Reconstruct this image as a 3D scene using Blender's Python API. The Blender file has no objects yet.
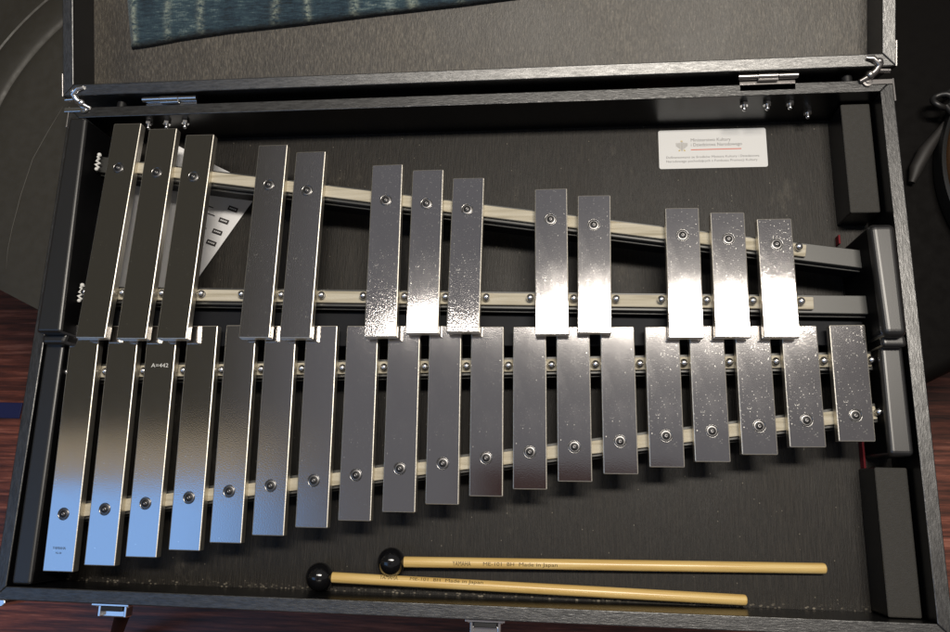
import bpy, bmesh, math, random
from mathutils import Vector, Matrix
random.seed(7)
S = bpy.context.scene
C = S.collection
ZOFF = 500.0                      # mm: the wooden floor is z = 0, the rim of the case is at 500
def W(x, y, z): return Vector((x/1000, y/1000, (z+ZOFF)/1000))

# ------------------------------------------------------------------ materials
def mat(name):
    m = bpy.data.materials.new(name); m.use_nodes = True
    nt = m.node_tree
    return m, nt, nt.nodes['Principled BSDF']
def N(nt, t, **kw):
    n = nt.nodes.new(t)
    for k, v in kw.items():
        if k in n.inputs: n.inputs[k].default_value = v
        else: setattr(n, k, v)
    return n
def coords(nt, scale=(1, 1, 1), rot=(0, 0, 0), world=False):
    tc = N(nt, 'ShaderNodeTexCoord')
    mp = N(nt, 'ShaderNodeMapping'); mp.inputs['Scale'].default_value = scale; mp.inputs['Rotation'].default_value = rot
    if world:
        g = N(nt, 'ShaderNodeNewGeometry'); nt.links.new(g.outputs['Position'], mp.inputs['Vector'])
    else: nt.links.new(tc.outputs['Object'], mp.inputs['Vector'])
    return mp.outputs[0]
def noise(nt, vec, scale, detail=2, rough=.5):
    n = N(nt, 'ShaderNodeTexNoise'); n.inputs['Scale'].default_value = scale
    n.inputs['Detail'].default_value = detail; n.inputs['Roughness'].default_value = rough
    nt.links.new(vec, n.inputs['Vector']); return n.outputs['Fac']
def ramp(nt, fac, stops):
    r = N(nt, 'ShaderNodeValToRGB'); e = r.color_ramp.elements
    while len(e) > 1: e.remove(e[-1])
    e[0].position, c = stops[0][0], stops[0][1]; e[0].color = (*c, 1)
    for p, c in stops[1:]:
        k = e.new(p); k.color = (*c, 1)
    nt.links.new(fac, r.inputs['Fac']); return r.outputs['Color']
def vramp(nt, fac, a, b, lo, hi):
    m = N(nt, 'ShaderNodeMapRange'); m.inputs['From Min'].default_value = a; m.inputs['From Max'].default_value = b
    m.inputs['To Min'].default_value = lo; m.inputs['To Max'].default_value = hi
    nt.links.new(fac, m.inputs['Value']); return m.outputs[0]
def math_(nt, op, a, b):
    m = N(nt, 'ShaderNodeMath', operation=op)
    for i, v in enumerate((a, b)):
        if hasattr(v, 'links'): nt.links.new(v, m.inputs[i])
        else: m.inputs[i].default_value = v
    return m.outputs[0]
def bump(nt, bs, height, strength, dist):
    b = N(nt, 'ShaderNodeBump'); b.inputs['Distance'].default_value = dist
    if hasattr(strength, 'links'): nt.links.new(strength, b.inputs['Strength'])
    else: b.inputs['Strength'].default_value = strength
    nt.links.new(height, b.inputs['Height'])
    for x in (bs if isinstance(bs, list) else [bs]): nt.links.new(b.outputs[0], x.inputs['Normal'])
def simple(name, col, rough, metal=0., coat=0., spec=.5):
    m, nt, b = mat(name)
    b.inputs['Base Color'].default_value = (*col, 1); b.inputs['Roughness'].default_value = rough
    b.inputs['Metallic'].default_value = metal; b.inputs['Coat Weight'].default_value = coat
    b.inputs['Coat Roughness'].default_value = .05; b.inputs['Specular IOR Level'].default_value = spec
    return m, nt, b

# satin lacquered bar metal: two gloss lobes, orange-peel bump and a few sparkling flecks
BAR, nt, b = mat('bar_metal')
b.inputs['Base Color'].default_value = (.60, .582, .59, 1); b.inputs['Metallic'].default_value = 1
v = coords(nt); oi = N(nt, 'ShaderNodeObjectInfo')
lowf = noise(nt, v, 22, 3, .6)
nt.links.new(vramp(nt, lowf, .3, .7, .05, .085), b.inputs['Roughness'])
def lobe(col, rough):
    x = N(nt, 'ShaderNodeBsdfPrincipled'); x.inputs['Base Color'].default_value = (*col, 1)
    x.inputs['Metallic'].default_value = 1; x.inputs['Roughness'].default_value = rough; return x
def mixsh(f, p, q):
    m_ = N(nt, 'ShaderNodeMixShader')
    if hasattr(f, 'links'): nt.links.new(f, m_.inputs[0])
    else: m_.inputs[0].default_value = f
    nt.links.new(p, m_.inputs[1]); nt.links.new(q, m_.inputs[2]); return m_.outputs[0]
b2 = lobe((.60, .582, .57), .15); b3 = lobe((.95, .93, .88), .20)
def flecks(sc, r, lo):
    vo = N(nt, 'ShaderNodeTexVoronoi'); vo.inputs['Scale'].default_value = sc; nt.links.new(v, vo.inputs['Vector'])
    sp = N(nt, 'ShaderNodeSeparateColor'); nt.links.new(vo.outputs['Color'], sp.inputs[0])
    keep = math_(nt, 'GREATER_THAN', sp.outputs[0], lo)
    return math_(nt, 'MULTIPLY', vramp(nt, math_(nt, 'DIVIDE', vo.outputs['Distance'], vramp(nt, sp.outputs[1], 0, 1, .45, 1.25)), r*.6, r, 1, 0), keep)
patch = vramp(nt, noise(nt, v, 24, 3, .6), .36, .58, 0, 1.0)
sepc = N(nt, 'ShaderNodeSeparateColor'); nt.links.new(oi.outputs['Color'], sepc.inputs[0])
amount = math_(nt, 'MULTIPLY', patch, sepc.outputs[0])
fk = math_(nt, 'ADD', flecks(330, .17, .94), math_(nt, 'MULTIPLY', flecks(640, .32, .60), amount))
fk = math_(nt, 'MINIMUM', fk, 1.0)
smudge = vramp(nt, noise(nt, coords(nt, (1.6, .6, 1)), 34, 4, .65), .50, .72, .0, .10)
base_mix = math_(nt, 'ADD', smudge, .085)
grain = vramp(nt, noise(nt, v, 1500, 2, .7), .35, .65, .75, 1.25)
base_mix = math_(nt, 'MULTIPLY', base_mix, grain)
out = mixsh(fk, mixsh(base_mix, b.outputs[0], b2.outputs[0]), b3.outputs[0])
nt.links.new(out, nt.nodes['Material Output'].inputs['Surface'])
h16 = math_(nt, 'ADD', noise(nt, v, 16, 2), math_(nt, 'MULTIPLY', noise(nt, v, 850, 1, .6), math_(nt, 'ADD', .2, sepc.outputs[1])))
bump(nt, [b, b2], h16, 1, .00006)
# mill-finished bar sides
BARSIDE, nt, b = simple('bar_edge_metal', (.78, .74, .66), .42, 1.)
bump(nt, b, noise(nt, coords(nt, (1, 1, .2)), 700, 2), .35, .0003)

def vinyl(name, col, rough, sc, strength, rot=0., stretch=(1, 1, 1), spec=.5, dist=.0006, coat=0):
    m, nt, b = simple(name, col, rough, spec=spec)
    v = coords(nt, stretch, (0, 0, rot))
    n1 = noise(nt, v, sc, 4, .65)
    bump(nt, b, n1, strength, dist)
    if coat:
        nt.links.new(vramp(nt, noise(nt, coords(nt, stretch, (0, 0, rot)), sc*.6, 3, .7), .36, .64, .30, 1.0), b.inputs['Coat Weight']); b.inputs['Coat Roughness'].default_value = rough; b.inputs['Coat IOR'].default_value = coat
        nt.links.new(b.inputs['Normal'].links[0].from_socket, b.inputs['Coat Normal'])
    nt.links.new(vramp(nt, noise(nt, v, sc*.35, 3), .3, .7, rough-.06, rough+.1), b.inputs['Roughness'])
    return m
RIM_X = vinyl('rim_vinyl_long', (.006, .0058, .0058), .36, 900, .4, math.radians(-10), (.22, 1.2, 1), .8, .0005, 1.8)
RIM_Y = vinyl('rim_vinyl_short', (.006, .0058, .0058), .36, 900, .4, math.radians(8), (1.2, .22, 1), .8, .0005, 1.8)
WALL, _, _ = simple('inner_wall_and_foam_shade', (.0035, .0037, .0045), .28)
# fibreboard lining with a fine upright fibre
def board(name, c0, c1, c2, rough, spec):
    m, nt, b = mat(name)
    v = coords(nt, (1, .06, 1)); v2 = coords(nt, (1, .08, 1))
    f = noise(nt, v, 600, 4, .75)
    big = noise(nt, coords(nt, (1, .5, 1)), 9, 4, .6)
    mixf = math_(nt, 'ADD', math_(nt, 'MULTIPLY', f, .7), math_(nt, 'MULTIPLY', big, .3))
    nt.links.new(ramp(nt, mixf, [(.32, c0), (.5, c1), (.68, c2)]), b.inputs['Base Color'])
    nt.links.new(vramp(nt, big, .3, .7, rough-.05, rough+.08), b.inputs['Roughness'])
    b.inputs['Specular IOR Level'].default_value = spec
    # lint, dust gathered along the front edge, and a few pale scuffs
    ov = coords(nt); sepx = N(nt, 'ShaderNodeSeparateXYZ'); nt.links.new(ov, sepx.inputs[0])
    edge = vramp(nt, sepx.outputs['Y'], -.2355, -.231, 1, 0)
    vo = N(nt, 'ShaderNodeTexVoronoi'); vo.inputs['Scale'].default_value = 210; nt.links.new(coords(nt, (1, .8, 1)), vo.inputs['Vector'])
    sp = N(nt, 'ShaderNodeSeparateColor'); nt.links.new(vo.outputs['Color'], sp.inputs[0])
    speck = math_(nt, 'MULTIPLY', vramp(nt, vo.outputs['Distance'], .07, .13, 1, 0), math_(nt, 'GREATER_THAN', sp.outputs[0], .86))
    vo2 = N(nt, 'ShaderNodeTexVoronoi'); vo2.inputs['Scale'].default_value = 420; nt.links.new(coords(nt, (.6, 1, 1)), vo2.inputs['Vector'])
    lint = math_(nt, 'MULTIPLY', vramp(nt, vo2.outputs['Distance'], .25, .4, 1, 0), math_(nt, 'MULTIPLY', edge, vramp(nt, noise(nt, ov, 60, 3), .4, .55, 0, 1)))
    scuff = vramp(nt, noise(nt, coords(nt, (1.6, .8, 1), (0, 0, .5)), 9, 7, .8), .58, .74, 0, .24)
    d = math_(nt, 'MINIMUM', math_(nt, 'ADD', math_(nt, 'ADD', math_(nt, 'MULTIPLY', speck, .55), math_(nt, 'MULTIPLY', lint, .9)), scuff), 1.0)
    mc = N(nt, 'ShaderNodeMix', data_type='RGBA'); mc.inputs['B'].default_value = (.26, .23, .18, 1)
    nt.links.new(b.inputs['Base Color'].links[0].from_socket, mc.inputs['A']); nt.links.new(d, mc.inputs['Factor'])
    nt.links.new(mc.outputs['Result'], b.inputs['Base Color'])
    bump(nt, b, noise(nt, v2, 800, 3, .7), .6, .0006)
    return m
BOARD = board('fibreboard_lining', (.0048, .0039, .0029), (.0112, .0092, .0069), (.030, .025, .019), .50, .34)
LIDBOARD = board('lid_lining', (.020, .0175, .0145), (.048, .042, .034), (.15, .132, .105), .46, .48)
PLASTIC, nt, b = simple('black_frame_plastic', (.0065, .0065, .007), .38)
b.inputs['Coat Weight'].default_value = 1; b.inputs['Coat Roughness'].default_value = .40; b.inputs['Coat IOR'].default_value = 1.5
bump(nt, b, noise(nt, coords(nt), 900, 2), .12, .0002)
FSIDE, _, _ = simple('frame_shaded_side', (.003, .003, .0035), .6, spec=.08)  # darker copy of the frame plastic: shade on its sides painted in
RAIL, _, _ = simple('grey_rail_metal', (.060, .060, .057), .40, .2)
DARKWOOD, _, _ = simple('rail_dark_side', (.008, .009, .012), .6, spec=.2)
FELT, nt, b = mat('cream_felt')
f = noise(nt, coords(nt, (.05, 1, 1)), 230, 4, .55)
nt.links.new(ramp(nt, f, [(.3, (.34, .30, .215)), (.48, (.49, .445, .345)), (.7, (.58, .54, .44))]), b.inputs['Base Color'])
b.inputs['Roughness'].default_value = .85; bump(nt, b, noise(nt, coords(nt), 500, 3), .4, .0006)
FOAM = vinyl('grey_foam', (.046, .044, .040), .75, 620, .8, spec=.3, dist=.001)
CHROME, _, _ = simple('chrome', (.85, .85, .86), .22, 1.)
DULLCHROME, _, _ = simple('dull_hinge_metal', (.42, .40, .39), .30, 1.)
STEEL, _, _ = simple('dark_screw_steel', (.20, .195, .195), .36, 1.)
RUBBER, _, _ = simple('black_rubber', (.012, .012, .013), .45)
RINGM, _, _ = simple('countersink_ring', (.26, .255, .25), .24, 1.)
BALL, _, _ = simple('black_mallet_ball', (.006, .006, .007), .14, coat=.6)
MWOOD, nt, b = mat('varnished_mallet_wood')
f = noise(nt, coords(nt, (.03, 1, 1)), 420, 3, .6)
nt.links.new(ramp(nt, f, [(.30, (.60, .385, .12)), (.5, (.72, .50, .18)), (.68, (.80, .60, .26))]), b.inputs['Base Color'])
b.inputs['Roughness'].default_value = .36; b.inputs['Coat Weight'].default_value = .35; b.inputs['Coat Roughness'].default_value = .2
STICK, _, _ = simple('sticker_paper', (.66, .66, .65), .5)
INKG, _, _ = simple('grey_ink', (.22, .21, .21), .6)
INKD, _, _ = simple('dark_ink', (.035, .03, .03), .6)
INKL, _, _ = simple('pale_engraving', (.75, .75, .72), .5)
INKB, _, _ = simple('faint_blue_engraving', (.10, .13, .17), .5, .5)
INKR, _, _ = simple('red_ink', (.62, .16, .11), .6)
INKM, _, _ = simple('mallet_print', (.09, .06, .025), .6)
EMB, _, _ = simple('emblem_grey', (.45, .44, .42), .6)
EMBY, _, _ = simple('emblem_gold', (.55, .42, .14), .6)
PAPER, nt, b = simple('printed_paper', (.85, .85, .86), .6)
bump(nt, b, noise(nt, coords(nt), 60, 2), .15, .002)
RED, _, _ = simple('red_felt', (.14, .006, .010), .9)
# woven blue cloth, streaked along the weft, pale worn ridges
CLOTH, nt, b = mat('blue_woven_cloth')
v = coords(nt, (.16, 1, 1)); f = noise(nt, v, 420, 5, .75)
g = noise(nt, coords(nt, (1, .3, 1)), 18, 3, .6)
warp = noise(nt, coords(nt, (1, .25, 1)), 700, 3, .7)
mixf = math_(nt, 'ADD', math_(nt, 'ADD', math_(nt, 'MULTIPLY', f, .50), math_(nt, 'MULTIPLY', g, .38)), math_(nt, 'MULTIPLY', warp, .15))
base = ramp(nt, mixf, [(.41, (.0025, .009, .015)), (.49, (.009, .028, .046)), (.57, (.030, .062, .080)), (.66, (.18, .23, .22))])
at = N(nt, 'ShaderNodeAttribute', attribute_name='ridge')
wn = vramp(nt, noise(nt, coords(nt, (.6, 1, 1)), 260, 3, .7), .38, .62, 0, .85)
mixc = N(nt, 'ShaderNodeMix', data_type='RGBA'); mixc.inputs['B'].default_value = (.52, .58, .46, 1)
nt.links.new(math_(nt, 'MULTIPLY', at.outputs['Fac'], wn), mixc.inputs['Factor']); nt.links.new(base, mixc.inputs['A'])
at2 = N(nt, 'ShaderNodeAttribute', attribute_name='fray')
mix2 = N(nt, 'ShaderNodeMix', data_type='RGBA'); mix2.inputs['B'].default_value = (.006, .011, .014, 1)
nt.links.new(at2.outputs['Fac'], mix2.inputs['Factor']); nt.links.new(mixc.outputs['Result'], mix2.inputs['A'])
nt.links.new(mix2.outputs['Result'], b.inputs['Base Color']); b.inputs['Roughness'].default_value = .9
b.inputs['Sheen Weight'].default_value = .2; bump(nt, b, f, .8, .0015)
LEATHER = vinyl('olive_black_leather', (.034, .031, .0245), .50, 260, .10)
LEATHER2 = vinyl('near_black_leather', (.003, .0025, .0023), .6, 260, .12, spec=.07)
SEAM, _, _ = simple('pale_crease', (.07, .066, .058), .6)
# mahogany floor, grain along x
FLOOR, nt, b = mat('mahogany_floor')
v = coords(nt, (.05, 1, 1), world=True)
f = noise(nt, v, 150, 5, .7); g = noise(nt, coords(nt, (.25, 1, 1), world=True), 11, 4, .6)
mixf = math_(nt, 'ADD', math_(nt, 'MULTIPLY', f, .72), math_(nt, 'MULTIPLY', g, .28))
nt.links.new(ramp(nt, mixf, [(.36, (.024, .0075, .0045)), (.47, (.100, .027, .015)), (.56, (.22, .062, .036)), (.67, (.42, .17, .115))]), b.inputs['Base Color'])
nt.links.new(vramp(nt, g, .3, .7, .30, .42), b.inputs['Roughness']); bump(nt, b, f, .25, .0006)
NAVY, _, _ = simple('navy_strip', (.006, .010, .075), .6)
HOOPW, _, _ = simple('copper_brown_hoop', (.20, .10, .045), .35, .2)
CABLE, _, _ = simple('black_cable', (.009, .009, .009), .42)

# ------------------------------------------------------------------ mesh helpers (all in mm, world frame)
class MB:
    def __init__(s): s.bm = bmesh.new(); s.mi = 0; s.M = None
    def _fin(s, verts, faces=None, smooth=False):
        faces = faces or {f for v in verts for f in v.link_faces}
        for f in faces: f.material_index = s.mi; f.smooth = smooth
        if s.M:
            for v in verts: v.co = s.M @ v.co
    def prism(s, poly, z0, z1, bev=0., seg=2):
        bm = s.bm
        lo = [bm.verts.new((x, y, z0)) for x, y in poly]; hi = [bm.verts.new((x, y, z1)) for x, y in poly]
        n = len(poly); fs = [bm.faces.new(lo[::-1]), bm.faces.new(hi)]
        for i in range(n): fs.append(bm.faces.new((lo[i], lo[(i+1) % n], hi[(i+1) % n], hi[i])))
        bmesh.ops.recalc_face_normals(bm, faces=fs)
        vs = set(lo+hi)
        if bev:
            ed = list({e for f in fs for e in f.edges})
            r = bmesh.ops.bevel(bm, geom=ed, offset=bev, segments=seg, affect='EDGES', profile=.5)
            vs = set(); stack = list(r['verts'])
            while stack:
                v = stack.pop()
                if v in vs: continue
                vs.add(v); stack += [e.other_vert(v) for e in v.link_edges]
        s._fin(list(vs)); return s
    def box(s, x0, x1, y0, y1, z0, z1, bev=0., seg=2):
        return s.prism([(x0, y0), (x1, y0), (x1, y1), (x0, y1)], z0, z1, bev, seg)
    def bar(s, p, q, w, z0, z1, bev=0., seg=2):      # a plank from p to q (2D), width w
        p, q = Vector(p), Vector(q); d = (q-p).normalized(); n = Vector((-d.y, d.x))*w/2
        return s.prism([tuple(p-n), tuple(q-n), tuple(q+n), tuple(p+n)], z0, z1, bev, seg)
    def tube(s, pts, r, seg=12, caps=True):
        bm = s.bm; pts = [Vector(p) for p in pts]; rings = []
        rs = r if isinstance(r, (list, tuple)) else [r]*len(pts)
        up = None
        for i, p in enumerate(pts):
            t = (pts[min(i+1, len(pts)-1)]-pts[max(i-1, 0)]).normalized()
            if up is None: up = t.orthogonal().normalized()
            a = (up-t*up.dot(t)).normalized(); up = a; c = t.cross(a)
            rings.append([bm.verts.new(p+(a*math.cos(k*2*math.pi/seg)+c*math.sin(k*2*math.pi/seg))*rs[i]) for k in range(seg)])
        fs = []
        for u, v in zip(rings, rings[1:]):
            for k in range(seg): fs.append(bm.faces.new((u[k], u[(k+1) % seg], v[(k+1) % seg], v[k])))
        if caps: fs += [bm.faces.new(rings[0][::-1]), bm.faces.new(rings[-1])]
        bmesh.ops.recalc_face_normals(bm, faces=fs)
        s._fin([v for r_ in rings for v in r_], fs, True)
        if caps:
            fs[-1].smooth = fs[-2].smooth = False
        return s
    def lathe(s, prof, cx, cy, seg=20, axis='z', smooth=True):   # prof: (r, z)
        bm = s.bm; rings = []
        for r, z in prof:
            if r < 1e-4: rings.append([bm.verts.new((cx, cy, z))])
            else: rings.append([bm.verts.new((cx+r*math.cos(2*math.pi*k/seg), cy+r*math.sin(2*math.pi*k/seg), z)) for k in range(seg)])
        fs = []
        for u, v in zip(rings, rings[1:]):
            for k in range(seg):
                a, b_, c, d = u[k % len(u)], u[(k+1) % len(u)], v[(k+1) % len(v)], v[k % len(v)]
                q = [a]+[x for x in (b_, c, d) if x is not a]
                q = list(dict.fromkeys(q))
                if len(q) > 2: fs.append(bm.faces.new(q))
        bmesh.ops.recalc_face_normals(bm, faces=fs)
        s._fin([v for r_ in rings for v in r_], fs, smooth); return s
    def ball(s, c, r, seg=24, sc=(1, 1, 1)):
        ret = bmesh.ops.create_uvsphere(s.bm, u_segments=seg, v_segments=seg//2, radius=r)
        for v in ret['verts']: v.co = Vector((v.co.x*sc[0], v.co.y*sc[1], v.co.z*sc[2]))+Vector(c)
        s._fin(ret['verts'], None, True); return s
    def poly(s, pts):
        vs = [s.bm.verts.new(p) for p in pts]; f = s.bm.faces.new(vs); s._fin(vs, [f]); return s
    def build(s, name, mats, parent=None, origin=(0, 0, 0)):
        o_ = Vector(origin)
        for e in s.bm.edges:
            if len(e.link_faces) == 2 and e.calc_face_angle(0) > .65: e.smooth = False
        for v in s.bm.verts:
            v.co = (v.co-o_)/1000
        me = bpy.data.meshes.new(name); s.bm.to_mesh(me); s.bm.free()
        for m in (mats if isinstance(mats, list) else [mats]): me.materials.append(m)
        return link(bpy.data.objects.new(name, me), parent, origin)
WPOS = {}
def link(o, parent, origin):
    C.objects.link(o); w = W(*origin); WPOS[o.name] = w
    if parent:
        o.parent = parent; o.location = w-WPOS[parent.name]
    else: o.location = w
    return o
def copy_to(src, origin, parent, rotz=0.):
    o = src.copy(); C.objects.link(o); w = W(*origin); WPOS[o.name] = w
    o.parent = parent; o.location = w-(WPOS[parent.name] if parent else Vector()); o.rotation_euler.z = rotz
    return o
def tag(o, label, cat, group=None, kind=None):
    if kind: o['kind'] = kind
    if label: o['label'] = label
    if cat: o['category'] = cat
    if group: o['group'] = group
    return o
def empty(name, origin):
    o = bpy.data.objects.new(name, None); o.empty_display_size = .02
    return link(o, None, origin)
def text_mesh(txt, size, align='LEFT', thick=0., squeeze=1., space=1.):
    cu = bpy.data.curves.new('t', 'FONT'); cu.body = txt; cu.size = size; cu.align_x = align; cu.extrude = 0
    cu.offset = thick; cu.resolution_u = 3; cu.space_character = space
    t = bpy.data.objects.new('t', cu); C.objects.link(t)
    dg = bpy.context.evaluated_depsgraph_get()
    me = bpy.data.meshes.new_from_object(t.evaluated_get(dg)); me.materials.clear()
    bpy.data.objects.remove(t); bpy.data.curves.remove(cu)
    for v in me.vertices: v.co.x *= squeeze
    return me
def text_obj(name, lines, m, parent, origin, rot=0.):
    # lines: (text, size mm, dx, dy, width mm or None, align)
    bm = bmesh.new()
    for txt, size, dx, dy, width in lines:
        me = text_mesh(txt, size)
        xs = [v.co.x for v in me.vertices]; k = (width/(max(xs)-min(xs))) if width else 1
        for v in me.vertices: v.co.x *= k
        t = bmesh.new(); t.from_mesh(me)
        for v in t.verts: v.co = (v.co+Vector((dx, dy, 0)))/1000
        me2 = bpy.data.meshes.new('x'); t.to_mesh(me2); t.free(); bm.from_mesh(me2)
        bpy.data.meshes.remove(me); bpy.data.meshes.remove(me2)
    me = bpy.data.meshes.new(name); bm.to_mesh(me); bm.free(); me.materials.append(m)
    o = link(bpy.data.objects.new(name, me), parent, origin); o.rotation_euler.z = rot
    return o

# ------------------------------------------------------------------ the floor
fb = MB(); fb.poly([(-4000, -3500, -500), (4500, -3500, -500), (4500, 4000, -500), (-4000, 4000, -500)])
tag(fb.build('floor', FLOOR), None, None, kind='structure')

# ------------------------------------------------------------------ the case
XL, XR, YB, YT = -46.3, 764.4, -91.1, 381.9      # inside of the rim
T = 12.0; DB = -66; DF = -57
case = empty('instrument_case', (360, 145, DB))
tag(case, 'open black vinyl hard case with chrome fittings holding the glockenspiel', 'case')
def ring(parent, x0, x1, y0, y1, z0, z1, M=None):
    # four mitred walls: vinyl outside and on the rim, smooth black inside
    obs = []
    for k, pl in enumerate(([(x0-T, y0-T), (x1+T, y0-T), (x1, y0), (x0, y0)], [(x1+T, y1+T), (x0-T, y1+T), (x0, y1), (x1, y1)],
               [(x0-T, y1+T), (x0-T, y0-T), (x0, y0), (x0, y1)], [(x1+T, y0-T), (x1+T, y1+T), (x1, y1), (x1, y0)])):
        m_ = MB(); m_.prism(pl, z0, z1, .9, 2)
        cx, cy = (x0+x1)/2, (y0+y1)/2
        for f in m_.bm.faces:
            c = f.calc_center_median(); n_ = f.normal
            inner = (abs(c.x-x0) < .3 or abs(c.x-x1) < .3 or abs(c.y-y0) < .3 or abs(c.y-y1) < .3) and abs(n_.z) < .3
            f.material_index = 1 if inner else 0
        if M:
            for v in m_.bm.verts: v.co = M @ v.co
        obs.append(m_.build('side_wall' if parent is case else 'lid_wall', [RIM_X if k < 2 else RIM_Y, WALL], parent, tuple(WPOSmm(parent))))
    return obs
def WPOSmm(o):
    w = WPOS[o.name]*1000; return (w.x, w.y, w.z-ZOFF)
ring(case, XL, XR, YB, YT, DB, 0)
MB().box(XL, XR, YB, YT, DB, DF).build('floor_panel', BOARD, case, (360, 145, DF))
for y0, y1 in ((268, 380.2), (-90.4, 33)):
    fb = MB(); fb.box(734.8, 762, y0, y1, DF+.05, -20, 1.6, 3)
    for f in fb.bm.faces: f.material_index = 0 if f.normal.z > .6 else 1  # foam on top; sides get wall black, their shade put into the colour
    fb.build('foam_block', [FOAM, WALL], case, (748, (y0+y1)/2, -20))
# lid: hinged along the back, leaning back to 166 degrees
TH = .238; HY, HZ = 402., 10.
LM = Matrix.Translation((0, HY, HZ)) @ Matrix.Rotation(TH, 4, 'X')
LH = 497.0
LX0, LX1 = -48.3, 764.3
DL = -37.
lp = MB(); lp.box(LX0, LX1, T, LH-T, DL-9, DL); lp.M = None
for v in lp.bm.verts: v.co = LM @ v.co
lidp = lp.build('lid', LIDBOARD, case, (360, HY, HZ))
ring_l = ring(lidp, LX0, LX1, T, LH-T, DL-9, 0, LM)
# hinges (barrel + two leaves)
def make_hinge(cx, m, w, yy, zz):
    h_ = MB()
    for i in range(3):
        a = cx-w/2+i*w/3
        h_.tube([(a+.4, yy, zz), (a+w/3-.4, yy, zz)], 3.3 if i == 1 else 2.9, 14)
    h_.box(cx-w/2+2, cx+w/2-2, yy-13, yy-1.5, zz-4.9, zz-3.6, .3)
    h_.box(cx-w/2+2, cx+w/2-2, yy-8.6, yy-7.2, zz-18, zz-3.7, .3)
    h_.box(cx-w*.17, cx+w*.17, yy-4.6, yy+2.2, zz-2.2, zz+1.2, .5)
    return h_.build('hinge', m, case, (cx, yy, zz))
make_hinge(56, CHROME, 60, 398.4, 3.2)
make_hinge(662, DULLCHROME, 56, 399.6, 3.6)
# spine behind the hinges: closes the gap between base and lid
sp = MB(); sp.box(XL-T+6, XR+T-6, 394.2, 401, -60, -14)
sp.build('hinge_strip', WALL, case, (360, 397, -20))
for cx in (-4, 738):
    st_ = MB(); st_.tube([(cx, 394, -8), (cx, 402, -8)], 5, 14); st_.build('rubber_stop', RUBBER, case, (cx, 398, -8))
# hinge nuts on the inner back wall
proto = None
for cx, z in ((25.5, -14), (46, -14), (66.8, -14), (642.4, -14), (664.2, -14), (685.6, -14), (708.2, -34)):
    if proto is None:
        n_ = MB(); n_.tube([(cx, YT-.2, z), (cx, YT-3.6, z)], 4.1, 6); n_.tube([(cx, YT-3.5, z), (cx, YT-7, z)], 2.2, 12)
        n_.ball((cx, YT-7, z), 2.2, 12)
        proto = n_.build('hinge_nut', CHROME, case, (cx, YT, z)); pc = (cx, z)
    else: copy_to(proto, (cx, YT, z), case)
# lid stays at the two back corners
def stay(cx, sgn, m):
    s_ = MB()
    s_.tube([(cx-sgn*17, 391.5, 2.2), (cx-sgn*10, 394.5, 4.5), (cx-sgn*4, 399, 7), (cx-sgn*1, 404, 10), (cx-sgn*8, 408.5, 13), (cx-sgn*14, 409.6, 13)], [2.2, 3.2, 3.8, 3.8, 3.2, 2.0], 12)
    s_.tube([(cx+sgn*9, 399.5, 6), (cx-sgn*6, 400, 6.6)], 2.3, 10)
    s_.box(cx-13, cx+3 if sgn > 0 else cx+13, 388.5, 393.6, .1, 1.5, .4) if sgn < 0 else s_.box(cx-13, cx+13, 388.5, 393.6, .1, 1.5, .4)
    s_.ball((cx-sgn*9, 396, 5), 4.6, 14); s_.ball((cx-sgn*2, 406, 11), 4.0, 14); s_.ball((cx+sgn*7, 399.6, 6), 2.3, 12)
    s_.lathe([(0, 4), (2.5, 4), (2.5, 2.6), (4.6, 2.4), (4.6, 1.4)], cx-sgn*10, 391, 14)
    return s_.build('lid_stay', m, case, (cx, 398, 5))
stay(-50, -1, CHROME); stay(763, 1, DULLCHROME)
# thin corner guards
for x0, x1 in ((-59.1, -57.6), (775.8, 777.4)):
    MB().box(x0, x1, 371, 394.6, -30, .9, .4).build('corner_guard', DULLCHROME, case, (x0, 380, 0))
for x0, x1 in ((LX0-T-.9, LX0-T+.5), (LX1+T-.5, LX1+T+.9)):
    g_ = MB(); g_.box(x0, x1, -.6, 24, -20, .9, .4)
    for v in g_.bm.verts: v.co = LM @ v.co
    g_.build('corner_guard', DULLCHROME, case, (x0, 405, 10))
g_ = MB(); g_.prism([(-61, -110.5), (-47, -108.8), (-43.5, -105.5), (-45, -102.6), (-57.8, -102.2), (-59.5, -93), (-61, -93)], -30, 1.2, .8, 2); g_.ball((-52, -103, -8), 3, 12)
g_.build('corner_guard', CHROME, case, (-55, -100, 0))
# front latches
def latch(cx, w, yy):
    l_ = MB()
    l_.box(cx-w*.72, cx+w*.72, yy-2.2, yy, -16, -4, .5)            # back plate
    l_.mi = 1; l_.box(cx-w*.42, cx+w*.42, yy-7, yy-2.3, -20, -7, .6); l_.mi = 0
    l_.box(cx-w*.5, cx+w*.5, yy-13, yy-6.6, -22, -14, 1.2, 3)      # lever
    for sx in (-1, 1):
        l_.box(cx+sx*w*.5-1.3, cx+sx*w*.5+1.3, yy-12, yy-2, -20, -9, .5)
        l_.ball((cx+sx*w*.6, yy-2.5, -9), 1.5, 10)
    return l_.build('latch', [CHROME, RUBBER], case, (cx, yy, -10))
latch(55, 25, YB-T); latch(398, 24, YB-T)
latch(735, 25, YB-T)
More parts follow.
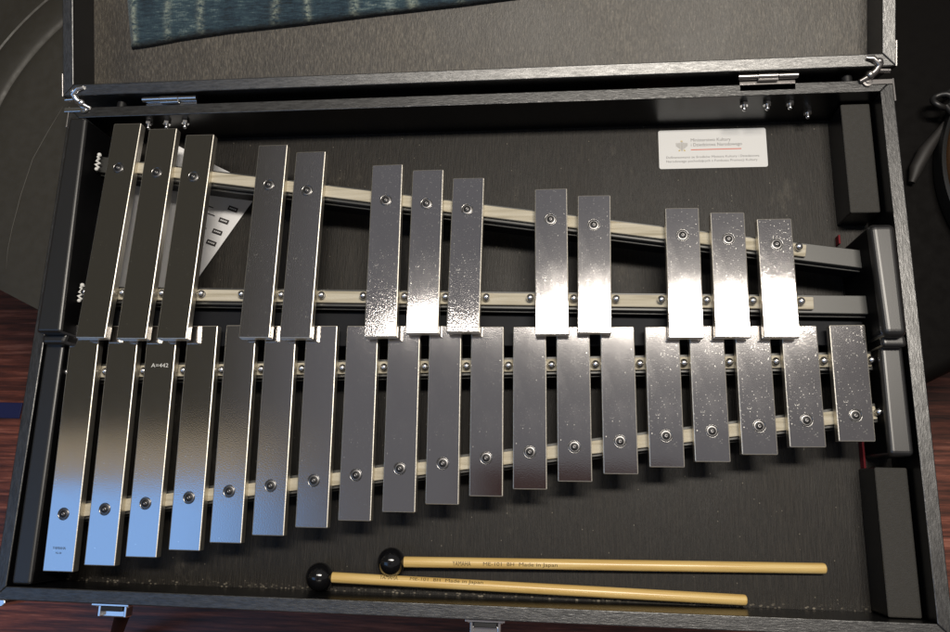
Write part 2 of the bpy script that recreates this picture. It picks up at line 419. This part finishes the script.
# white sticker with the ministry's text
stk = MB()
def rrect(x0, x1, y0, y1, r, n=5):
    pts = []
    for cx, cy, a0 in ((x1-r, y1-r, 0), (x0+r, y1-r, 90), (x0+r, y0+r, 180), (x1-r, y0+r, 270)):
        for k in range(n+1):
            a = math.radians(a0+90*k/n); pts.append((cx+r*math.cos(a), cy+r*math.sin(a)))
    return pts
SX0, SX1, SY0, SY1 = 565.0, 673.3, 332.8, 375.9
stk.prism(rrect(SX0, SX1, SY0, SY1, 2.2), DF+.05, DF+.3)
stk = stk.build('label_sticker', STICK, case, (619, 354, DF)); stk['label'] = 'white printed sticker'
text_obj('lettering', [('Ministerstwo Kultury', 5.0, 0, 8.6, 40), ('i Dziedzictwa Narodowego', 5.0, 0, 3.3, 51),], INKG, stk, (597.5, 354, DF+.42))
text_obj('lettering', [('Dofinansowano ze środków Ministra Kultury i Dziedzictwa', 3.5, 0, 0, 93), ('Narodowego pochodzących z Funduszu Promocji Kultury', 3.5, 0, -4.4, 91)], INKG, stk, (572, 344.2, DF+.42))
MB().box(597.5, 648, 352.9, 353.9, DF+.31, DF+.45).build('red_line', INKR, stk, (620, 353.4, DF))
e_ = MB()   # eagle emblem: spread wings, body, head with crown, tail
ex, ey, ez = 588.5, 357.5, DF+.43
def pol(pts): e_.poly([(ex+a, ey+b_, ez) for a, b_ in pts])
for sg in (-1, 1):
    for k in range(4):
        pol([(sg*(1.3+k*1.25), 3.6-k*.1), (sg*(2.3+k*1.25), 4.5-k*.15), (sg*(2.5+k*1.1), -2.6+k*.9), (sg*(1.6+k*1.1), -3.2+k*1.0)])
    e_.mi = 1; pol([(sg*1.5, -3.6), (sg*3.6, -4.2), (sg*3.2, -5.6), (sg*1.7, -5.0)]); e_.mi = 0
pol([(-1.1, 3.0), (1.1, 3.0), (1.3, -2.8), (.6, -5.2), (-.6, -5.2), (-1.3, -2.8)])
pol([(-1, 3.2), (-.9, 5.0), (.3, 5.2), (1.5, 4.4), (.8, 3.2)])
e_.mi = 1; pol([(-1.1, 5.3), (-1.3, 6.6), (-.5, 5.9), (0, 6.9), (.5, 5.9), (1.2, 6.6), (1.0, 5.3)])
e_.build('emblem', [EMB, EMBY], stk, (ex, ey, DF))

# ------------------------------------------------------------------ the glockenspiel
glock = empty('glockenspiel', (360, 140, DF))
tag(glock, 'two row glockenspiel with silver metal bars on a black frame inside the case', 'glockenspiel')
ef = MB()
ef.prism([(-40.4, 371), (-40.2, 144), (-14.5, 144), (-21.2, 370)][::-1], DF+.1, 22, 3.0, 4)
ef.prism([(-45.2, 141), (-42.8, -89.5), (-23.3, -89.5), (-25.5, 141)], DF+.1, -1, 3.0, 4)
ef.prism([(-42.6, 146), (-42.6, 135), (-19, 135), (-15.5, 146)], DF+.1, 9, 3.5, 4)
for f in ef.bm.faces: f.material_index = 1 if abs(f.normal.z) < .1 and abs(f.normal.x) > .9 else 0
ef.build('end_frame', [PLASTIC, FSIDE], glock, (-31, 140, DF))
ef = MB()
ef.prism([(733.2, 242.4), (736.6, 141), (757, 141), (756.0, 242.4)], DF+.1, 22, 6.0, 6)
ef.prism([(740.9, 139), (740.5, 41.6), (761.4, 41.6), (761.0, 139)], DF+.1, 0, 4.5, 5)
ef.prism([(738.9, 145), (739.8, 134), (760.2, 134), (759.4, 145)], DF+.1, 10, 3.5, 4)
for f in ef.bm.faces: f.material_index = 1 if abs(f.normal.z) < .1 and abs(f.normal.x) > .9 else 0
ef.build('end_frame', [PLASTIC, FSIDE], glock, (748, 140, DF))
MB().box(736.8, 738.6, 18, 62, DF+.1, DF+9, .3).build('felt_strip', RED, glock, (738, 40, DF))
MB().box(732.2, 734.0, 247, 256, DF+.1, DF+9, .3).build('felt_strip', RED, glock, (733, 250, DF))
yU = lambda x: 327.4-.1494*x
y2 = lambda x: 188.3-.0182*x
y3 = lambda x: 111.6+.0204*x
y4 = lambda x: -23.2+.1397*x
CORD, _, _ = simple('white_cord', (.82, .82, .80), .6)
def rail(fy, xa, xb, fa, fb_, top, depth, kx):
    r_ = MB(); r_.bar((xa, fy(xa)), (xb, fy(xb)), 17, top-12, top-4.2, .6)
    r_.mi = 1; r_.bar((xa, fy(xa)), (xb, fy(xb)), 14, depth, top-12.1, .4)
    r_.mi = 0; r_.bar((xa, fy(xa)-9.6), (xb, fy(xb)-9.6), 1.6, top-13, top-10.5, .4)
    ra = r_.build('rail', [RAIL, DARKWOOD], glock, ((xa+xb)/2, fy((xa+xb)/2), top))
    f_ = MB(); f_.bar((fa, fy(fa)), (fb_, fy(fb_)), 11.6, top-4.1, top-.2, 1.0, 2)
    f_.build('felt_strip', FELT, ra, ((fa+fb_)/2, fy((fa+fb_)/2), top))
    k_ = MB(); k_.tube([(kx+(1.6 if q % 2 else -1.6), fy(kx)-8.5+q*2.3, top+1.5+(q % 3)) for q in range(8)], 1.5, 8)
    k_.ball((kx, fy(kx)+8, top+2), 2.2, 10); k_.ball((kx-1, fy(kx)-8, top+2), 2.0, 10)
    k_.build('cord_knot', CORD, ra, (kx, fy(kx), top))
    return ra
rail(yU, -19, 737, 4, 686, -.3, -40, -15)
rail(y2, -19, 739, 4, 689, -.3, -40, -13)
rail(y3, -27, 741, -13, 739, -14.4, -42, -30)
rail(y4, -27, 741, -13, 739, -14.4, -42, -27)
# board joining the two inner rails
pk = MB(); pk.prism([(-19, 138), (741, 141), (741, 164), (-19, 179)], -26, -20, .8); pk.build('cross_board', DARKWOOD, glock, (360, 155, -22))
# bars
def engraved(*a): return text_obj(*a)
def make_bar(cx0, cy0, cx1, cy1, w, ztop, sx, sy, tilt, roll):
    # (cx0,cy0) near end centre, (cx1,cy1) far end centre
    p, q = Vector((cx0, cy0)), Vector((cx1, cy1)); L = (q-p).length; mid = (p+q)/2
    m_ = MB(); m_.box(-w/2, w/2, -L/2, L/2, -9, 0, .9, 2)
    for f in m_.bm.faces: f.material_index = 0 if f.normal.z > .995 else 1
    # note holes are drilled from below only on the real bar; the top is plain
    for v in m_.bm.verts: v.co /= 1000
    me = bpy.data.meshes.new('tone_bar'); m_.bm.to_mesh(me); m_.bm.free()
    me.materials.append(BAR); me.materials.append(BARSIDE)
    o = link(bpy.data.objects.new('tone_bar', me), glock, (mid.x, mid.y, ztop))
    ang = math.atan2(-(q-p).x, (q-p).y)
    o.rotation_euler = (math.radians(tilt), math.radians(roll), ang)
    return o, Matrix.Rotation(-ang, 2) @ (Vector((sx, sy))-mid)
screw0 = None
def add_screw(o, loc):
    global screw0
    if screw0 is None:
        s_ = MB(); s_.lathe([(5.9, .02), (5.75, .30), (5.35, .36), (5.0, .10)], 0, 0, 40)
        s_.mi = 2; s_.lathe([(4.9, .12), (4.6, .30), (3.5, .30)], 0, 0, 24)
        s_.mi = 1; s_.lathe([(3.5, .29), (3.4, .5), (2.2, .55)], 0, 0, 20)
        s_.mi = 2; s_.lathe([(2.3, .4), (2.2, .9), (1.5, 1.4), (.6, 1.6), (.5, 1.2), (0, 1.2)], 0, 0, 16)
        for v in s_.bm.verts: v.co /= 1000
        me = bpy.data.meshes.new('screw'); s_.bm.to_mesh(me); s_.bm.free()
        for m in (RINGM, RUBBER, STEEL): me.materials.append(m)
        screw0 = bpy.data.objects.new('screw', me); C.objects.link(screw0); s = screw0
    else:
        s = screw0.copy(); C.objects.link(s)
    s.parent = o; s.location = (loc.x/1000, loc.y/1000, .00003); s.rotation_euler.z = random.uniform(0, 6)
LCX = [-3.6, 37.0, 76.7, 117.9, 156.9, 196.8, 237.2, 277.1, 317.5, 356.8, 396.5, 435.8, 475.8, 516.1, 556.4, 595.7, 636.0, 676.6, 717.8]
LCY = [-77.9, -71.2, -62.5, -55.2, -47.4, -39.7, -31.6, -24.4, -15.8, -8.0, 0.0, 7.0, 14.6, 22.0, 28.7, 34.1, 41.0, 48.1, 53.8]
LSX = [-4.6, 36.3, 76.0, 118.2, 156.7, 196.3, 237.0, 276.5, 317.1, 356.6, 396.1, 435.5, 475.4, 515.8, 556.2, 596.0, 636.6, 676.8, 718.0]
LSY = [-25.5, -20.1, -13.8, -7.6, -0.9, 5.0, 10.6, 16.3, 22.9, 28.3, 33.9, 39.9, 45.2, 50.7, 56.2, 60.9, 65.9, 71.5, 76.2]
UTX = [13.3, 53.4, 94.7, 174.7, 214.8, 293.8, 334.9, 374.7, 454.4, 495.0, 575.4, 616.0, 657.0]
UBX = [11.4, 53.1, 93.7, 175.1, 215.1, 296.8, 335.6, 374.0, 455.6, 493.8, 574.7, 615.0, 656.8]
UTY = [371.3, 364.1, 355.9, 341.1, 332.6, 316.7, 309.4, 301.1, 286.7, 279.2, 265.0, 259.9, 253.0]
UBY = [140.0, 139.2, 139.3, 140.8, 140.5, 141.7, 145.4, 146.2, 144.6, 146.2, 141.8, 142.2, 142.2]
USX = [11.0, 53.4, 93.6, 174.4, 214.3, 294.3, 334.7, 374.3, 454.1, 494.3, 575.0, 615.8, 657.8]
USY = [320.3, 314.0, 308.5, 297.3, 290.4, 278.7, 274.0, 267.9, 255.6, 249.6, 238.2, 234.0, 228.4]
LFL = {7: .3, 6: .25, 14: .3, 15: .3, 16: .45, 17: .6, 18: .65}
UFL = [.3, .3, .35, 1, 1, .8, .5, .7, .2, .2, .25, .35, .8]
LGR = {1: .1, 2: .12, 3: .2, 4: .3, 5: .42, 6: .45, 7: .4, 8: .15, 16: .1, 17: .15, 18: .15}
UGR = [.05, .05, .05, .9, .9, .8, .25, .8, 0, 0, 0, .05, .45]
LTILT = 1.95
UTILT = [-2.4, -2.4, -2.3, -1.5, -1.5, -2.0, -.85, -2.5, -.45, -.5, -.55, -.5, -.6]
lows, ups = [], []
for i in range(19):
    tx = LCX[i]-1.2
    o, sl = make_bar(LCX[i], LCY[i], tx, 155.6+(.7 if i in (4, 0, 18) else -.8 if 9 < i < 15 else 0), 30.6, -5, LSX[i], LSY[i],
                     LTILT+random.uniform(-.12, .12), random.uniform(-.25, .25))
    o.color = (LFL.get(i, .12), LGR.get(i, 0), 0, 1); add_screw(o, sl); lows.append(o)
UROLL = [0]*13
for i in range(13):
    o, sl = make_bar(UBX[i], UBY[i], UTX[i], UTY[i], 30.6, 9, USX[i], USY[i], UTILT[i]+random.uniform(-.12, .12), UROLL[i]+random.uniform(-.2, .2))
    o.color = (UFL[i], UGR[i], 0, 1); add_screw(o, sl); ups.append(o)
# stamped writing on two bars
def on_bar(o, lines, m, x, y):
    t = text_obj('lettering', lines, m, None, (0, 0, 0)); t.parent = o; t.location = (x/1000, y/1000, .00012)
on_bar(lows[2], [('A=442', 5.6, 0, 0, 17.5)], INKL, -8.0, 68)
on_bar(lows[0], [('YAMAHA', 3.6, 0, 0, 13), ('YG-50', 2.4, 3.2, -4, 6)], INKB, -7.5, -97)
# guide pins between the bars
pin0 = None
def pin(x, y, base, top):
    global pin0
    if pin0 is None:
        p_ = MB(); p_.tube([(0, 0, 0), (0, 0, 5.6)], 1.7, 12); p_.lathe([(3.4, 3.6), (3.5, 4.6), (2.6, 6.4), (1.1, 7.1), (0, 7.2)], 0, 0, 16)
        p_.lathe([(3.2, .1), (3.2, 1.4), (1.7, 1.8)], 0, 0, 14)
        for v in p_.bm.verts: v.co /= 1000
        me = bpy.data.meshes.new('guide_pin'); p_.bm.to_mesh(me); p_.bm.free(); me.materials.append(CHROME)
        pin0 = link(bpy.data.objects.new('guide_pin', me), glock, (x, y, base))
    else: copy_to(pin0, (x, y, base), glock)
for i in range(20):
    x = LCX[i]-20.3 if i < 19 else LCX[18]+20.2
    pin(x-.6, y3(x)-.5, -14.7, 0)
pin(741-1.5, y4(740), -14.7, 0)
done = set()
for i in range(13):
    for sg in (-1, 1):
        x = UBX[i]*.8+UTX[i]*.2+sg*20.1; k = round(x/12)
        if any(abs(x-d) < 9 for d in done): continue
        done.add(x); pin(x, y2(x)+.5, -.6, 0)
pin(UTX[-1]+21.5, yU(678)+1.5, -.6, 0)

# ------------------------------------------------------------------ mallets
def mallet(hx, hy, ex_, ey_, label, spin):
    root = empty('mallet', (hx, hy, DF)); tag(root, label, 'mallet', 'wooden shafted mallets lying in the case')
    R_ = 13.2; h_ = Vector((hx, hy, DF+R_+.1)); e = Vector((ex_, ey_, DF+4.9)); d = (e-h_).normalized()
    m_ = MB(); m_.ball((0, 0, 0), R_, 32); ho = m_.build('mallet_head', BALL, root, (0, 0, 0))
    ho.location = (0, 0, (R_+.1)/1000)
    s_ = MB(); L = (e-h_).length
    pts = [(9, 4.7), (12.5, 4.9), (L*.3, 4.8), (L*.6, 4.9), (L-2.5, 4.75), (L-.8, 4.3), (L, 3.2)]
    s_.tube([(a, 0, 0) for a, _ in pts], [b_ for _, b_ in pts], 24)
    sh = s_.build('shaft', MWOOD, root, (0, 0, 0)); sh.location = (0, 0, (R_+.1)/1000)
    q = d.to_track_quat('X', 'Z'); sh.rotation_mode = 'QUATERNION'; sh.rotation_quaternion = q
    # print wrapped round the shaft
    bm = bmesh.new()
    for txt, size, x0, wdt, th in (('YAMAHA', 6.0, 58, 17, 0), ('ME-101', 4.4, 86, 17, 0), ('BH', 4.4, 108, 6.5, 0), ('Made in Japan', 4.6, 119, 35, 0)):
        me = text_mesh(txt, size, thick=th); xs = [v.co.x for v in me.vertices]; k = wdt/(max(xs)-min(xs))
        t = bmesh.new(); t.from_mesh(me)
        bmesh.ops.triangulate(t, faces=t.faces[:])
        for _ in range(2): bmesh.ops.subdivide_edges(t, edges=[e for e in t.edges if e.calc_length() > .5], cuts=2); bmesh.ops.triangulate(t, faces=t.faces[:])
        for v in t.verts:
            a = (v.co.y-size*.35)/4.85+spin
            v.co = Vector((x0+v.co.x*k, math.sin(a)*5.0, math.cos(a)*5.0))/1000
        me2 = bpy.data.meshes.new('x'); t.to_mesh(me2); t.free(); bm.from_mesh(me2); bpy.data.meshes.remove(me); bpy.data.meshes.remove(me2)
    me = bpy.data.meshes.new('lettering'); bm.to_mesh(me); bm.free(); me.materials.append(INKM)
    lo = bpy.data.objects.new('lettering', me); C.objects.link(lo); lo.parent = sh
mallet(305.5, -61.5, 698, -55.3, 'black headed mallet with yellow wooden shaft, nearer the glockenspiel bars', -.05)
mallet(237.5, -77.2, 628, -84.6, 'black headed mallet with yellow wooden shaft, lying along the front wall', .72)

# ------------------------------------------------------------------ paper under the rails
pa = empty('paper_sheet', (90, 240, DF)); tag(pa, 'white printed sheet of paper slipped under the left short bars', 'paper')
c0 = Vector((140.2, 321.2)); d1 = Vector((-.899, .438)).normalized(); d2 = Vector((-.52, -.854)).normalized()
LMm = Matrix.Identity(4)
g = MB(); nx, ny = 10, 14; grid = []
for i in range(nx+1):
    row = []
    for j in range(ny+1):
        p_ = c0+d1*(118*i/nx)+d2*(205*j/ny)
        z = DF+.5+.9*(math.sin(i*.7+j*.3)+1)*(.4+.1*i/nx)+16*max(0, (i-2)/8)**1.5
        row.append(g.bm.verts.new((p_.x, p_.y, z)))
    grid.append(row)
fs = []
for i in range(nx):
    for j in range(ny): fs.append(g.bm.faces.new((grid[i][j], grid[i+1][j], grid[i+1][j+1], grid[i][j+1])))
for f in fs: f.smooth = True
bmesh.ops.recalc_face_normals(g.bm, faces=fs)
r = bmesh.ops.extrude_face_region(g.bm, geom=fs)
for v in [x for x in r['geom'] if isinstance(x, bmesh.types.BMVert)]: v.co.z += .15
bmesh.ops.recalc_face_normals(g.bm, faces=g.bm.faces[:])
g.build('sheet', PAPER, pa, (90, 240, DF))
def slab(pr, p, L, w, z=DF+2.35):
    ang = math.radians(-20); dx = Vector((math.cos(ang), math.sin(ang))); dy = Vector((-dx.y, dx.x)); p = Vector(p)
    q = [p-dx*L/2-dy*w/2, p+dx*L/2-dy*w/2, p+dx*L/2+dy*w/2, p-dx*L/2+dy*w/2]
    pr.poly([(a.x, a.y, z) for a in q])
for p in ((101, 283.5), (95, 271), (89.5, 258.8), (110, 297)):
    pr = MB(); slab(pr, p, 11.5, 5); pr.mi = 1
    for k in (-3.2, -1.1, 1.1, 3.2): slab(pr, (p[0]+k*.94, p[1]-k*.34), 1.5, 1.5, DF+2.45)
    pr.build('printed_label', [INKD, PAPER], pa, (p[0], p[1], DF))
for p, L in (((86, 291), 9), ((80, 276), 5), ((84, 300), 8)):
    pr = MB(); slab(pr, p, L, 1.0); pr.build('printed_line', INKD, pa, (p[0], p[1], DF))

# ------------------------------------------------------------------ blue cloth lying in the lid
g = MB(); nx, ny = 260, 90
ridges = [(4, 3.0), (43, 3.2), (80, 3.4), (163, 4.0), (199, 3.2), (250, 4), (310, 5), (360, 4), (420, 5)]
def edge_s(x):
    pts = [(-12, 60), (-3, 53.5), (20, 55.5), (55, 60.5), (110, 66), (189, 71), (276, 77.5), (360, 83), (443, 89.8), (640, 106)]
    for (a, u), (b_, v_) in zip(pts, pts[1:]):
        if a <= x <= b_: return u+(v_-u)*(x-a)/(b_-a)+6
    return pts[-1][1]
import mathutils
nz = mathutils.noise
rid = {}; top = []
for i in range(nx+1):
    row = []
    for j in range(ny+1):
        u = i/nx; x = -4+u*560; s0 = edge_s(x); s_ = s0+(300-s0)*(j/ny)**1.35
        x += -5*min(1, (s_-s0)/60)*(1-u)
        edge = min(1, min(i/5, j/7, (nx-i)/5, (ny-j)/5))
        hgt = 8.5*math.sqrt(1-(1-edge)**2)
        rv = 0
        for rx, rw in ridges:
            rr = math.exp(-((x-rx-1.2*math.sin(s_*.07+rx))/rw)**2)*(.55+.45*nz.noise(Vector((rx, s_*.03, 2)))); rv = max(rv, rr)
        hgt += edge*(2.2*rv+1.3*nz.noise(Vector((x*.02, s_*.03, 0)))+.5*nz.noise(Vector((x*.12, s_*.16, 3))))
        if edge == 0: s_ += 1.1*nz.noise(Vector((x*.2, 5, 0)))+.9*nz.noise(Vector((x*.8, 5, 0))); hgt = 0
        fr = max(0, min(1, 1.15-edge*1.5+.5*nz.noise(Vector((x*.3, s_*.5, 9)))+.35*nz.noise(Vector((x*1.1, s_*1.3, 4))))) if j < 9 else 0
        v = g.bm.verts.new(LM @ Vector((x, s_, DL+.3+hgt))); row.append(v); rid[v] = (max(0, rv), fr)
    top.append(row)
fs = []
for i in range(nx):
    for j in range(ny):
        f = g.bm.faces.new((top[i][j], top[i+1][j], top[i+1][j+1], top[i][j+1])); f.smooth = True
        fs.append(f)
bmesh.ops.recalc_face_normals(g.bm, faces=fs)
vals = [rid[v][0] for v in g.bm.verts]; frs = [rid[v][1] for v in g.bm.verts]
cl = g.build('folded_cloth', CLOTH, None, (200, 500, -10))
at = cl.data.attributes.new('ridge', 'FLOAT', 'POINT'); at.data.foreach_set('value', vals)
at = cl.data.attributes.new('fray', 'FLOAT', 'POINT'); at.data.foreach_set('value', frs)
tag(cl, 'blue woven cloth with pale worn ridges lying in the open lid', 'cloth')

# ------------------------------------------------------------------ chairs the case lies across
ch = empty('padded_chair', (52, 420, -500)); tag(ch, 'olive black leather seat with curved seams under the left end of the case', 'chair')
s_ = MB(); prof = [(0, -68)]
for k in range(1, 12): prof.append((k*22, -67.5-.00003*(k*22)**2))
prof += [(258, -70), (266, -72), (271, -75.5), (273, -78), (275, -75.8), (280, -74), (295, -75), (315, -80), (328, -87), (332, -91), (334, -94), (337, -92), (345, -93), (365, -100), (390, -106), (440, -112), (485, -118), (505, -128), (512, -145), (514, -165), (0, -165)]
s_.lathe(prof, 52, 357, 120)
bmesh.ops.bisect_plane(s_.bm, geom=s_.bm.verts[:]+s_.bm.edges[:]+s_.bm.faces[:], plane_co=(-160, 212, 0), plane_no=(-.42, -.908, 0), clear_outer=True)
ed = [e for e in s_.bm.edges if e.is_boundary]
bmesh.ops.holes_fill(s_.bm, edges=ed, sides=0)
s_.build('seat', LEATHER, ch, (52, 357, -100))
cr = MB(); pts = []
for x, y in ((-118.2, 434.7), (-132, 403), (-145.5, 369.2), (-153, 325), (-157.1, 283.2), (-158, 258), (-156.2, 235.6)):
    rr = math.hypot(x-52, y-357); pts.append((x, y, -67.3-.00003*rr*rr))
cr.tube(pts, [.2, .5, .5, .5, .45, .35, .1], 8); cr.build('crease', SEAM, ch, (-145, 369, -70))
for x, y in ((-180, 640), (230, 640), (-60, 260), (230, 230)):
    l_ = MB(); l_.tube([(x, y, -158), (x*1.05, y*1.02, -499.5)], 13, 16); l_.build('leg', CABLE, ch, (x, y, -300))
c2 = empty('padded_chair', (900, 420, -500)); tag(c2, 'near black leather seat under the right end of the case, cable lying on it', 'chair')
s_ = MB(); s_.prism([(600, 10), (1120, 268), (1120, 800), (600, 800)], -170, -67, 14, 5)
for f in s_.bm.faces: f.smooth = True
s_.build('seat', LEATHER2, c2, (860, 420, -110))
for x, y in ((660, 760), (1080, 760), (660, 90), (1080, 300)):
    l_ = MB(); l_.tube([(x, y, -168), (x, y, -499.5)], 13, 16); l_.build('leg', CABLE, c2, (x, y, -300))
# cable with a loop, strap, hoop on the right seat
cb = MB(); cb.tube([(905, 452, -60), (880, 428, -58), (863, 414.5, -52), (850, 404, -46), (843, 398, -44)], 3.0, 12)
lp_ = [(841+9*math.cos(a), 393+7*math.sin(a), -44+2*math.sin(2*a)) for a in [k*math.pi/8 for k in range(17)]]
cb.tube(lp_, 3.0, 12, False)
cb.tube([(843, 388, -44), (850, 379, -46), (860, 369, -54), (880, 358, -62)], 3.2, 12)
tag(cb.build('cable', CABLE, None, (850, 392, -50)), 'black cable with a small loop lying on the right seat', 'cable')
sb = MB(); sb.tube([(848, 376, -58), (838, 362, -58), (826, 346, -59), (816, 328, -60), (811, 314, -61)], [2.6, 4.5, 6.8, 6.5, 3.0], 14)
for f in sb.bm.faces: f.smooth = True
tag(sb.build('strap', simple('dark_grey_strap', (.016, .014, .013), .6)[0], None, (830, 350, -58)), 'short dark grey strap beside the looped cable', 'strap')
hp = empty('drum_hoop', (990, 320, -66)); tag(hp, 'copper brown round drum hoop at the right edge beside the cable', 'drum hoop')
h_ = MB(); h_.lathe([(137, -64), (138.5, -30), (137, -26), (133.5, -26), (132.5, -30), (132.5, -64), (137, -64)], 976, 318, 96); h_.build('hoop', HOOPW, hp, (976, 318, -50))
h_ = MB(); h_.lathe([(138.8, -64.5), (142, -64), (142.6, -52), (142, -46), (139.0, -44)], 976, 318, 96); h_.build('outer_band', CABLE, hp, (976, 318, -50))

# ------------------------------------------------------------------ things on the floor
st_ = MB(); st_.tube([(22, -112, -84), (14, -127, -100), (-96, -180, -285), (-208, -236, -482)], 7.5, 18)
st_.tube([(-205, -234, -476), (-217, -241, -497)], [10, 11], 18)
so = st_.build('stand_leg', simple('black_tube_paint', (.006, .006, .006), .5, spec=.25)[0], None, (14, -127, -100)); tag(so, 'black tubular stand leg showing below the front left latch', 'stand')
nv = MB(); nv.prism([(-1400, 110), (-436, 107), (-434, 133), (-1400, 140)], -499.6, -497, .5)
tag(nv.build('floor_strip', NAVY, None, (-600, 120, -499)), 'dark blue strip on the wooden floor left of the case', 'strip')

# ------------------------------------------------------------------ light
def area(name, loc, sx, sy, power, col):
    l = bpy.data.lights.new(name, 'AREA'); l.shape = 'RECTANGLE'; l.size = sx/1000; l.size_y = sy/1000; l.energy = power; l.color = col
    o = bpy.data.objects.new(name, l); C.objects.link(o); o.location = W(*loc); return o
area('ceiling_lamp', (830, 562, 1850), 840, 190, 34, (1, .925, .82))
area('ceiling_lamp', (130, 566, 1850), 500, 190, 4.5, (1, .925, .82))
wd = bpy.data.worlds.new('World'); S.world = wd; wd.use_nodes = True; nt = wd.node_tree
bg = nt.nodes['Background']
tc = N(nt, 'ShaderNodeTexCoord'); sep = N(nt, 'ShaderNodeSeparateXYZ'); nt.links.new(tc.outputs['Generated'], sep.inputs[0])
dz = math_(nt, 'MAXIMUM', sep.outputs['Z'], .02)
sx = math_(nt, 'DIVIDE', sep.outputs['X'], dz); sy = math_(nt, 'DIVIDE', sep.outputs['Y'], dz)
def sm(val, a, b):
    m = N(nt, 'ShaderNodeMapRange', interpolation_type='SMOOTHSTEP'); m.inputs['From Min'].default_value = a; m.inputs['From Max'].default_value = b
    nt.links.new(val, m.inputs['Value']); return m.outputs[0]
def mixcol(f, a, b):
    m = N(nt, 'ShaderNodeMix', data_type='RGBA'); nt.links.new(f, m.inputs['Factor'])
    for k, v in (('A', a), ('B', b)):
        if isinstance(v, tuple): m.inputs[k].default_value = (*v, 1)
        else: nt.links.new(v, m.inputs[k])
    return m.outputs['Result']
ceil = mixcol(sm(sx, -.50, -.30), (.062, .057, .044), (.163, .160, .168))
ceil = mixcol(sm(sx, .12, .45), ceil, (.155, .146, .144))
# pale window surround, just beyond the skylight
f = math_(nt, 'MULTIPLY', math_(nt, 'MULTIPLY', sm(sy, -.085, -.055), sm(sy, .03, -.03)), sm(sx, -.30, -.45))
ceil = mixcol(f, ceil, (.42, .35, .24))
# the photographer, dark and reddish, straight above the near edge
f = math_(nt, 'MULTIPLY', math_(nt, 'MULTIPLY', sm(sy, -.02, -.045), sm(sy, -.38, -.28)), math_(nt, 'MULTIPLY', sm(sx, -.15, -.08), sm(sx, .20, .12)))
ceil = mixcol(f, ceil, (.055, .030, .027))
# the blue sky of a large window at the left front
f = math_(nt, 'MULTIPLY', math_(nt, 'MULTIPLY', sm(sy, -.054, -.076), sm(sy, -.62, -.50)), math_(nt, 'MULTIPLY', sm(sx, -.27, -.52), sm(sx, -1.3, -1.05)))
ceil = mixcol(f, ceil, (.36, .66, 1.22))
hor = mixcol(sm(sep.outputs['Z'], .02, .25), (.05, .046, .040), ceil)
allc = mixcol(sm(sep.outputs['Z'], -.05, .02), (.05, .035, .03), hor)
nt.links.new(allc, bg.inputs['Color']); bg.inputs['Strength'].default_value = 1.0

# ------------------------------------------------------------------ camera
cam = bpy.data.cameras.new('Camera'); co = bpy.data.objects.new('Camera', cam); C.objects.link(co)
cam.sensor_fit = 'HORIZONTAL'; cam.sensor_width = 36; cam.lens = 36*763.26/950
cam.clip_start = .02; cam.clip_end = 50
R3 = Matrix(((0.9937418771694115, 0.0021203178525072627, 0.11168073160585318), (0.02339029360602614, 0.9737036269803321, -0.2266145206520763), (-0.10922442824221223, 0.22780858424903735, 0.9675604752249913)))
co.matrix_world = Matrix.Translation(W(463.504, 2.275, 691.85)) @ R3.to_4x4()
S.camera = co
S.view_settings.view_transform = 'Standard'; S.view_settings.look = 'None'; S.view_settings.exposure = 0
S.cycles.max_bounces = 8; S.cycles.caustics_reflective = True
S.cycles.use_denoising = True
